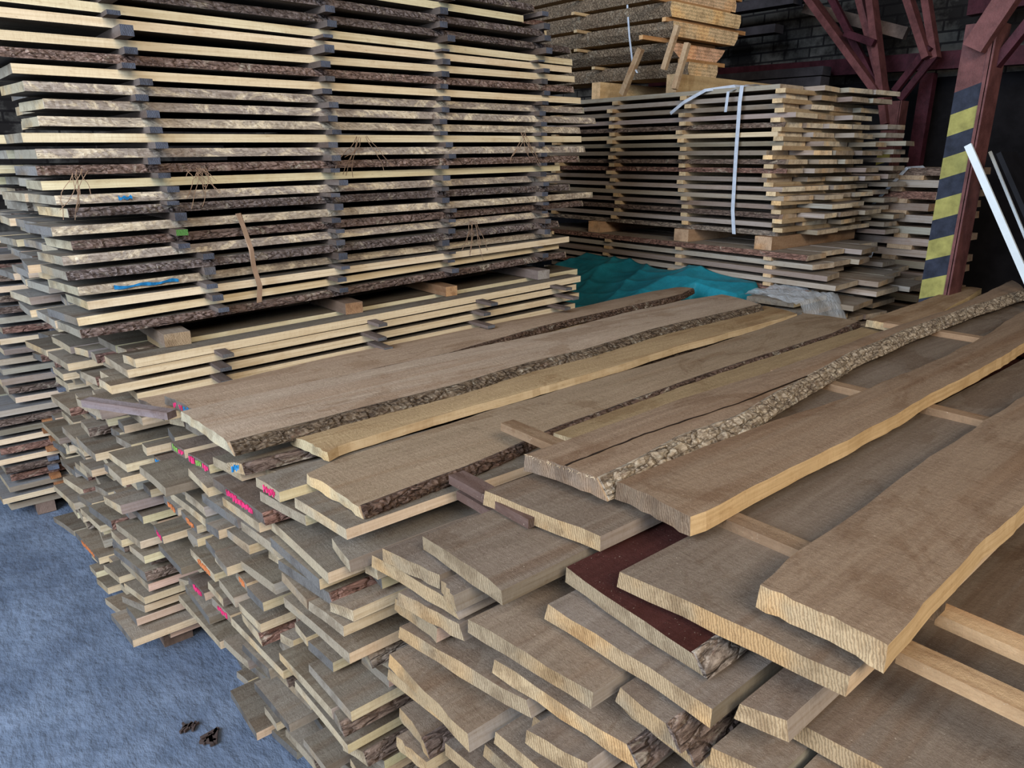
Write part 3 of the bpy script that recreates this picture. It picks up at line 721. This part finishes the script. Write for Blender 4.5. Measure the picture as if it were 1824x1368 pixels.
for x, z1, w, col, lab in ((.655, 1.158, .085, ((.22, .18, .14), (.33, .28, .22)), 'cracked grey bearer block nearest the cut ends'), (1.32, 1.178, .075, ((.20, .14, .10), (.42, .29, .20)), 'brown bearer block second from the cut ends'),
                      (1.79, 1.19, .06, ((.30, .18, .1), (.62, .38, .20)), 'orange-brown bearer block third from the cut ends'), (2.33, 1.208, .075, ((.18, .14, .12), (.40, .37, .34)), 'whitish bearer block at the far end')):
    zb_ = 1.086 + .031 * (x - .5)
    stick('bearer_block', (x, 2.54, zb_), 'v', 1.1, w, z1 - zb_ - .0265 + (x - .72) * .0 + .004, rng, lab + ' under the tall stack', None, col).pop('group', None)
# a second front row on the low pile: pale sawn edges below the bearers, with sticks
for k in range(4):
    for c_, u in enumerate((.74, 1.36, 1.86, 2.36)):
        rng = random.Random(900 + k * 5 + c_)
        z = CFG['AL']['top'] - (k + 1) * CFG['AL']['pitch'] + .031 * (1 - k / 12) * (u - .5)
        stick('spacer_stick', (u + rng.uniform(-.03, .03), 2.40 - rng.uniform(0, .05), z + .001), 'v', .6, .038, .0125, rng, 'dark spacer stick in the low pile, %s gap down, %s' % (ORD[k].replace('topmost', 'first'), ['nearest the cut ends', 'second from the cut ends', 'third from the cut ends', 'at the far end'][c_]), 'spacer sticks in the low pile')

# strip of bark hanging down the face of the tall stack and frayed fibres
def hair(name, pts, r, m, parent=None):
    V = []; F = []
    for pl in pts:
        v, f = ribbon(pl, 2 * r, 2 * r, (0, 1, 0)); b = len(V); V += v; F += [tuple(b + q for q in g) for g in f]
    return mesh_obj(name, V, F, [m], parent=parent)
FIB = plain('brown_bark_fibre', (.26, .17, .11), .9)
V, F = ribbon([(.915, 2.565, 1.515), (.925, 2.553, 1.46), (.94, 2.548, 1.39), (.945, 2.552, 1.33), (.955, 2.55, 1.26), (.95, 2.555, 1.20)], .016, .004, (1, 0, .1))
for i in range(len(V)): V[i] = (V[i][0] + random.uniform(-.003, .003), V[i][1], V[i][2])
tag(mesh_obj('bark_strip', V, F, [FIB]), 'peeled strip of brown bark hanging down the open face of the tall stack', 'bark')
rng = random.Random(44)
for i, (u, z, lab) in enumerate(((.80, 1.66, 'bird-nest tuft of bark fibres snagged on the tall stack near its cut ends'), (.46, 1.66, 'thin bark fibres hanging at the corner of the tall stack'), (1.42, 1.77, 'bark fibres hanging midway along the tall stack'), (2.22, 1.80, 'long bark fibres hanging near the far end of the tall stack'), (1.95, 1.43, 'drooping bark fibres low on the tall stack'))):
    pls = []
    for q in range(16 if i == 0 else 7):
        p = [u + rng.uniform(-.03, .03), 2.578, z + rng.uniform(-.01, .01)]; pl = [tuple(p)]
        d = [rng.uniform(-.5, .5), rng.uniform(-.12, -.02), rng.uniform(-1, .3 if i == 0 else -.5)]
        for t in range(6):
            st = .010 if (i == 0 and q > 3) else .018
            p = [p[0] + d[0] * st, max(2.555, p[1] + d[1] * st), p[2] + d[2] * st]; d[0] += rng.uniform(-.5, .5); d[2] += rng.uniform(-.4, .2); pl.append(tuple(p))
        pls.append(pl)
    tag(hair('bark_fibre', pls, .0009, FIB), lab, 'bark fibre')

# ---------------------------------------------------------------- far stack beyond the low pile (its side shows at the edge of the aisle)
rng = random.Random(71)
z = .085
k = 0
while z < 1.3:
    side = rng.choice('ppgbb'); u0 = .16 + rng.uniform(-.03, .03) + (.10 if z > .6 else 0)
    n = ORD[k]
    pile_board(u0 - .02, 4.25, u0, 3.98 + rng.uniform(-.015, .015), z, .027, side, 2.2, rng, '%s at the side of the far aisle stack, %s layer up' % (WORD[side], n.replace('topmost', 'first')), 'boards of the far aisle stack', face=(.22, .22, .22))
    pile_board(u0 + .02, 4.52, u0 + .04, 4.27, z, .027, 'g', 2.2, rng, 'grey board in the second row of the far aisle stack, %s layer up' % n.replace('topmost', 'first'), 'boards of the far aisle stack')
    org = .3 < z < .5 or z < .2
    stick('spacer_stick', (.48 - .1 * (z < .5) + rng.uniform(-.02, .02), 3.95, z), 'v', .5, .045, .02, rng, '%s spacer stick in the far aisle stack, %s gap up' % ('orange-brown' if org else 'grey', n.replace('topmost', 'first')), 'spacer sticks in the far stack', ((.36, .17, .08), (.46, .22, .10)) if org else ((.15, .15, .17), (.16, .19, .26)))
    z += .048; k += 1
V, F = bar_mesh((.30, 3.98, .03), (.30, 4.5, .03), .08, .055); tag(mesh_obj('bearer_block', V, F, [TIMB]), 'dark bearer on the floor under the far aisle stack', 'support')
# bearers of the near piles on the floor
for x, y0, y1, zt, lab in ((.70, 1.25, 2.44, .06, 'grey floor bearer under the waist-high pile'), (.62, -.1, 1.15, .06, 'floor bearer under the thick-board pile'), (.50, 2.5, 3.65, .045, 'floor bearer under the low pile'), (2.3, -.1, 2.44, .06, 'far floor bearer under the near piles'), (2.0, 2.5, 3.65, .045, 'far floor bearer under the low pile')):
    V, F = [], []; box(V, F, x - .05, x + .05, y0, y1, 0, zt); tag(mesh_obj('bearer_beam', V, F, [TIMB]), lab, 'support')

# ---------------------------------------------------------------- strapped stack behind (boards run the other way, towards the back)
def cross_board(u, v, z, w, T, L, side, rng, label, group, face=None, end=None, seg=8, name=None):
    """board along +Y whose cut end faces the aisle at y=v; w across X from u"""
    # built along +X then turned: local x -> world y, local y -> world -x, so the viewer's side is local far edge
    a = wave(rng, .004); 
    inf = T * rng.uniform(.2, .8) if side == 'b' else 0
    sk = rng.uniform(-.03, .03); a0 = a(0)
    yf = lambda x: w + a(x) - a0
    me = board_mesh('board', 0, sk, L, L, lambda x: 0, yf, T, seg, m=2, inf=inf, inn=T * .4 * rng.random(), rough=.0012, rng=rng)
    o = bpy.data.objects.new(name or KIND[side], me); C.objects.link(o)
    look_tints(o, rng, side, face, end); place(o, u + w, v, z, R(90) + rng.uniform(-.004, .004))
    if side == 'b': bark_strip(o, 0, L * .99, yf, T, inf, 0, 70, .004, rng, far=True, k=2)
    return tag(o, label, 'board', group)
BPOS = ['facing the low pile', 'second back', 'third back', 'fourth back', 'fifth back', 'sixth back']
rng = random.Random(12)
nB = 17; zt = 2.085; pB = .0495
BG = 'boards of the strapped stack'
for k in range(nB):
    z = zt - k * pB; cur = 3.86 + rng.uniform(-.02, .02); n = 0
    grow = .012 * k
    while cur < 4.66 and n < 4:
        w = rng.uniform(.17, .28); v = 2.20 + rng.uniform(-.03, .10) - (.10 * rng.random() if k > 8 else 0) + (.05 if n == 0 else -.02 * n)
        sd = rng.choice('pggbbg') if n == 0 else 'g'
        tg = (.42, .33, .22) if k == 0 else None
        cross_board(cur, v, z, w, .026, 2.1 + (2.25 - v), sd, rng, '%s in the strapped stack, %s layer, %s' % (WORD[sd], ORD[k], BPOS[n]), BG, face=(.30, .25, .2), end=rng.choice([(.95, .82, .60), (.88, .74, .54), (.97, .86, .66), (.68, .56, .42)]))
        cur += w + rng.uniform(.005, .03); n += 1
    # second bundle close behind
    if k > 2 and k % 1 == 0:
        cross_board(4.86 + rng.uniform(-.02, .03), 2.12 + rng.uniform(-.08, .05), z - .04, .2, .028, 2.0, 'g', rng, 'grey board in the bundle behind the strapped stack, %s layer' % ORD[k], 'boards of the bundle behind the strapped stack', end=(.5, .44, .36))
    for c_, vv in enumerate((2.30, 2.93, 3.52, 4.08)):
        if k == nB - 1: continue
        v = vv + rng.uniform(-.03, .03) - (.06 if (k > 11 and c_ < 3) else 0)
        stick('spacer_stick', (3.845 - rng.uniform(0, .02), v, z - pB + .0), 'u', .95, .05 if c_ else .06, pB - .026, rng, 'pale spacer stick in the strapped stack under the %s layer, %s' % (ORD[k], ['at its corner', 'second from the corner', 'third from the corner', 'fourth from the corner'][c_]), 'spacer sticks in the strapped stack', ((.62, .47, .28), (.80, .62, .38)))
zb = zt - nB * pB + pB - .026           # underside of the upper bundle
for v, lab in ((2.28, 'at the corner'), (2.86, 'in the middle'), (3.62, 'near the tall stack')):
    stick('bearer_block', (3.80, v, zb - .075), 'u', 1.0, .11, .075, rng, 'squared pale bearer under the strapped stack ' + lab, None, ((.5, .33, .2), (.66, .46, .3))).pop('group', None)
zl = zb - .076
for k in range(13):
    z = zl - k * .0475; cur = 3.76 + rng.uniform(-.03, .03); n = 0
    while cur < 4.8 and n < 4:
        w = rng.uniform(.18, .3); v = 2.0 + rng.uniform(-.12, .08) - .012 * k - (rng.uniform(0, .22) if k > 2 else 0)
        sd = rng.choice('gb') if n == 0 else 'g'
        if k < 9 or n < 2: cross_board(cur, v, z, w, .028, 2.3, sd, rng, '%s in the lower strapped bundle, %s layer, %s' % (WORD[sd], ORD[k], BPOS[n]), 'boards of the bundle under the strapped stack', face=(.33, .28, .22), end=rng.choice([(.6, .5, .38), (.7, .6, .46), (.45, .38, .3)]))
        cur += w + .01; n += 1
    if k < 4:
        for c_, vv in enumerate((2.22, 2.85, 3.45)):
            stick('spacer_stick', (3.74, vv + rng.uniform(-.03, .03), z - .0475), 'u', .9, .05, .0195, rng, 'pale spacer in the lower strapped bundle, %s gap, %s' % (ORD[k].replace('topmost', 'first'), ['at its corner', 'in the middle', 'near the tall stack'][c_]), 'spacer sticks under the strapped stack', ((.6, .45, .28), (.72, .54, .34)))
V, F = [], []; box(V, F, 3.9, 4.7, 2.15, 4.1, .0, zl - 12 * .0475 - .03); o = mesh_obj('dark_beam', V, F, [TIMB]); tag(o, 'dark timber bed hidden under the strapped stack', 'support')

# the sawn log on top: curved slabs kept in order with sticks
LR = .37; rng = random.Random(8); zc = 2.62; sl = []
z = 2.20
for k in range(6):
    T = .084; zm = z - zc + T / 2; half = lambda zz: math.sqrt(max(.02, LR * LR - min(abs(zz - zc), LR * .95) ** 2))
    hb, ht = half(z), half(z + T); cx = 4.24; L = 2.3; v0 = 3.12 + rng.uniform(-.03, .04)
    V = []; F = []; M = []; st = 22
    a = wave(rng, .012)
    for i in range(st + 1):
        y = L * i / st; d = a(y) - a(0); r_ = rng.uniform(-.004, .004); sag = .035 * math.sin(y * 1.3) 
        prof = [(-hb + d, 0), (-(hb * .35 + ht * .65) - .012 + d + r_, T * .5), (-ht + d, T), (0, T), (ht, T), ((hb + ht) / 2 + .012, T * .5), (hb, 0), (0, 0)]
        V += [(x, y, zz + sag * .6) for x, zz in prof]
    for i in range(st):
        for j in range(8):
            F.append((8 * i + j, 8 * i + (j + 1) % 8, 8 * i + 8 + (j + 1) % 8, 8 * i + 8 + j)); M.append(1 if j in (0, 1, 4, 5) else 0)
    F += [tuple(reversed(range(8))), tuple(8 * st + j for j in range(8))]; M += [2, 2]
    o = mesh_obj('log_slab', V, F, [FACE, BARK, END], M); o.location = (cx, v0, z)
    tints(o, (.5, .36, .2), (.6, .45, .25), tuple(c * rng.uniform(.9, 1.1) for c in (.98, .74, .44)), (.27, .21, .145))
    tag(o, 'thick curved bark-edged slab of the sawn log, %s from the bottom' % ['lowest', 'second', 'third', 'fourth', 'fifth', 'sixth', 'seventh', 'eighth'][k], 'slab', 'slabs of the sawn log')
    if k < 5: stick('spacer_stick', (cx - ht - .03 - (.2 if k % 2 else 0), v0 + .05, z + T - .001), 'u', 2 * ht + .16, .03, .024, rng, 'orange spacer stick at the cut ends of the sawn log, above the %s slab' % ['lowest', 'second', 'third', 'fourth', 'fifth', 'sixth', 'seventh'][k], 'orange sticks in the sawn log', ((.75, .42, .18), (.8, .5, .25)))
    if k < 5: stick('spacer_stick', (cx - ht - .10, v0 + .75, z + T + .010), 'u', .5, .03, .018, rng, 'pale spacer stick halfway along the sawn log, above the %s slab' % ['lowest', 'second', 'third', 'fourth', 'fifth', 'sixth'][k], 'pale sticks in the sawn log', ((.75, .55, .3), (.8, .62, .38)))
    z += T + .024
for y, L, lab in ((3.05, 1.25, 'nearest the cut ends'), (3.72, .9, 'halfway along')):
    stick('bearer_beam', (3.90 + (.0 if L > 1 else .02), y + .04, 2.087), 'u', L, .08, .111, rng, 'squared yellow bearer under the sawn log ' + lab, None, ((.92, .68, .36), (.85, .60, .34))).pop('group', None)
def loose(a, b, w, lab):
    V, F = bar_mesh(a, b, w, w * .8, (1, 0, 0)); o = mesh_obj('loose_batten', V, F, [FACE]); tints(o, (.62, .45, .28), (.5,) * 3, (.6,) * 3, (.1,) * 3); tag(o, lab, 'batten')
loose((3.86, 3.46, 2.10), (3.84, 3.30, 2.36), .04, 'pale batten leaning against the foot of the sawn log')
loose((3.83, 3.10, 2.22), (3.84, 3.02, 2.46), .034, 'short orange batten leaning on the slabs near the cut ends')
loose((3.82, 3.00, 2.10), (3.88, 2.97, 2.36), .034, 'pale batten standing against the lowest slab')
# straps
STRAP = plain('white_plastic_strap', (.50, .55, .62), .45, var=.12, vsc=30)
def strap(pts, lab, across, w=.017, grp='white straps'):
    V, F = ribbon(pts, w, .0012, across); tag(mesh_obj('packing_strap', V, F, [STRAP], smooth=False), lab, 'strap', grp)
strap([(4.7, 2.52, 2.098), (4.3, 2.53, 2.10), (3.95, 2.535, 2.102), (3.835, 2.535, 2.09), (3.826, 2.535, 2.0), (3.828, 2.53, 1.7), (3.83, 2.52, 1.4), (3.835, 2.50, 1.262)], 'white strap running straight down the face of the strapped stack', (0, 1, 0), .024)
strap([(4.3, 2.60, 2.10), (3.95, 2.66, 2.102), (3.83, 2.78, 2.08), (3.815, 2.92, 2.02), (3.82, 3.02, 1.96)], 'white strap slanting down from the top corner of the strapped stack', (0, .6, .8), .02)
strap([(4.2, 2.56, 2.102), (3.95, 2.58, 2.104), (3.80, 2.60, 2.06), (3.79, 2.60, 1.95)], 'short loose strap tail hanging over the top of the strapped stack', (0, 1, 0), .018)
strap([(3.905, 3.52, 2.92), (3.90, 3.50, 2.78), (3.885, 3.47, 2.62), (3.87, 3.43, 2.45), (3.86, 3.38, 2.27), (3.85, 3.33, 2.22)], 'thin white strap hanging over the bark side of the sawn log', (0, 1, 0), .014)
strap([(3.905, 3.52, 2.92), (3.90, 3.60, 2.86), (3.90, 3.70, 2.79)], 'loop of white strap slanting off the sawn log', (0, .6, .8), .014)

# ---------------------------------------------------------------- dark stack behind the striped pillar
rng = random.Random(31)
for k in range(17):
    z = 1.635 - k * .074
    if z < .3: break
    for n in range(2):
        w = rng.uniform(.3, .38); sd = 'b' if rng.random() < .4 else 'g'
        cross_board(5.12 + n * .40, 1.87 + rng.uniform(-.03, .03), z, w, .046, 2.0, sd, rng, 'thick board in the dark stack behind the pillar, %s layer, %s' % (ORD[k], ['in front', 'behind'][n]), 'boards of the dark stack behind the pillar', face=(.27, .195, .14), end=(.36, .26, .19), name='thick_board')
    for c_, v in enumerate((2.05, 2.6)):
        stick('spacer_stick', (5.11, v * 1.024 + rng.uniform(-.06, .06), z - .074), 'u', .75, .16 if k % 3 == 0 else .09, .028, rng, 'spacer stick under the %s layer of the dark stack, %s' % (ORD[k], ['nearer the pillar', 'farther from the pillar'][c_]), 'spacer sticks in the dark stack', ((.42, .31, .2), (.48, .36, .24)))
strap([(5.3, 2.06, 1.642), (5.115, 2.09, 1.635), (5.10, 2.25, 1.42), (5.10, 2.32, 1.33), (5.10, 2.38, 1.2)], 'white strap slanting across the top of the dark stack', (0, .8, .6), .02)
strap([(5.115, 2.22, 1.14), (5.105, 2.26, .95), (5.105, 2.30, .8)], 'white strap on the lower part of the dark stack', (0, .9, .2), .022)
V, F = [], []; box(V, F, 5.15, 5.8, 1.85, 3.7, 0, .36); tag(mesh_obj('dark_beam', V, F, [TIMB]), 'dark timber bed under the dark stack behind the pillar', 'support')

# white laths leaning behind the pillar
WHT = plain('white_lath_paint', (.62, .68, .70), .5, var=.08); BLKP = plain('black_panel', (.008, .008, .010), .6)
V, F = bar_mesh((3.86, 1.325, 1.755), (3.86, .68, .655), .030, .015, (1, 0, 0)); tag(mesh_obj('leaning_lath', V, F, [WHT]), 'white lath leaning against the striped pillar', 'lath')
V, F = bar_mesh((4.3, 1.37, 1.728), (4.3, .95, .98), .012, .014, (1, 0, 0)); tag(mesh_obj('leaning_lath', V, F, [WHT]), 'thinner pale lath leaning behind the striped pillar', 'lath')
V, F = bar_mesh((4.05, 1.22, 1.72), (4.05, .72, .86), .02, .22, (1, 0, 0)); tag(mesh_obj('black_panel', V, F, [BLKP]), 'black panel leaning behind the white lath', 'panel')

# ---------------------------------------------------------------- tarpaulin over a low pile between the stacks
TARP = plain('teal_tarpaulin', (.014, .17, .215), .36, 0, 35, .5, .3, 5)
rng = random.Random(9)
def bump_h(x, y):
    h = .865 + .24 * (x - 3.1) + .03 * max(0, y - 2.9)
    fold = lambda t: (1 - abs(math.sin(t))) ** 2
    h += .030 * fold(5.5 * y + 2.2 * x + .8 * math.sin(3 * x)) + .022 * fold(7 * y - 4 * x + 1.1 * math.sin(4 * y)) + .010 * fold(15 * x + 6 * y) + .012 * math.sin(6 * y + 3 * x)
    return h
V = []; F = []; nx, ny = 90, 140
for i in range(nx + 1):
    for j in range(ny + 1):
        y = 2.17 + 1.46 * j / ny; q = min(1, max(0, (y - 2.54) / .08)); q = q * q * (3 - 2 * q); xs = 3.46 - .80 * q
        x = xs + (3.735 - xs) * i / nx
        z = bump_h(x, y); e = min((y - 2.17) / .10, (x - xs) / .10, 1)
        z -= .30 * (1 - max(0, e)) ** 1.5
        V.append((x, y + .01 * math.sin(15 * x), z))
for i in range(nx):
    for j in range(ny):
        a = i * (ny + 1) + j; F.append((a, a + ny + 1, a + ny + 2, a + 1))
o = mesh_obj('tarpaulin', V, F, [TARP], smooth=True); md = o.modifiers.new('t', 'SOLIDIFY'); md.thickness = .003
tag(o, 'crumpled teal tarpaulin thrown over a low pile between the stacks', 'tarpaulin')
V, F = [], []; box(V, F, 3.5, 3.66, 2.1, 3.4, 0, .62); tag(mesh_obj('bearer_beam', V, F, [TIMB]), 'timber prop under the teal tarpaulin', 'support')
# plastic-wrapped boards beyond the long top boards
def film():
    m, nt, b = mat('dusty_clear_film'); b.inputs['Base Color'].default_value = (.55, .58, .60, 1); b.inputs['Roughness'].default_value = .28; b.inputs['Alpha'].default_value = .55; b.inputs['Specular IOR Level'].default_value = .6
    bump(nt, b, noise(nt, coords(nt, (1, 1, 1), False), 14, 5, .7, 1.2), 1, .02); return m
rng = random.Random(15)
for k in range(5):
    z = .99 - k * .05
    pile_board(3.42, 2.12, 3.45 + .02 * k, 1.86 - .04 * k, z, .027, 'p', 0.34 + .03 * k, rng, 'short pale board wrapped in film beyond the long boards, %s in the bundle' % ORD[k], 'film-wrapped short boards', face=(.42, .37, .3))
V = []; F = []; nn = 26
for i in range(nn + 1):
    for j in range(nn + 1):
        x = 3.40 + .46 * i / nn; y = 1.70 + .45 * j / nn; z = 1.0 + .010 * math.sin(31 * x + 17 * y) + .012 * rng.random()
        e = min((y - 1.70) / .10, 1) ; z -= .20 * (1 - e); e = max(0, (x - 3.80) / .06); z -= .15 * min(1, e)
        V.append((x, y, z))
for i in range(nn):
    for j in range(nn):
        a = i * (nn + 1) + j; F.append((a, a + nn + 1, a + nn + 2, a + 1))
tag(mesh_obj('plastic_film', V, F, [film()], smooth=True), 'crumpled clear plastic film over the short boards by the tarpaulin', 'film')

# ---------------------------------------------------------------- debris on the floor
CH = plain('dark_bark_chip', (.05, .035, .03), .9)
def chip(x, y, r, seed, lab):
    g = random.Random(seed); V = []; F = []
    for q in range(9):
        a = g.uniform(0, 6.28); d = g.uniform(0, r); cx, cy = x + d * math.cos(a), y + d * math.sin(a); l = g.uniform(.3, 1) * r; t = g.uniform(0, 3.14); b = len(V); w = l * .22
        for s, k in ((-1, -1), (1, -1), (1, 1), (-1, 1)):
            V.append((cx + s * l * math.cos(t) - k * w * math.sin(t), cy + s * l * math.sin(t) + k * w * math.cos(t), .003))
        V += [(vx, vy, .012) for vx, vy, _ in V[b:b + 4]]
        F += [tuple(b + i for i in f) for f in ((0, 3, 2, 1), (4, 5, 6, 7), (0, 1, 5, 4), (1, 2, 6, 5), (2, 3, 7, 6), (3, 0, 4, 7))]
    o = mesh_obj('bark_debris', V, F, [CH]); tag(o, lab, 'debris'); 
chip(.43, 1.94, .028, 1, 'dark curl of bark on the concrete by the corner of the waist-high pile')
chip(.40, 2.04, .020, 2, 'small dark bark scrap on the concrete farther along the pile')
chip(-.25, 2.8, .012, 3, 'tiny dark chip alone on the open concrete')
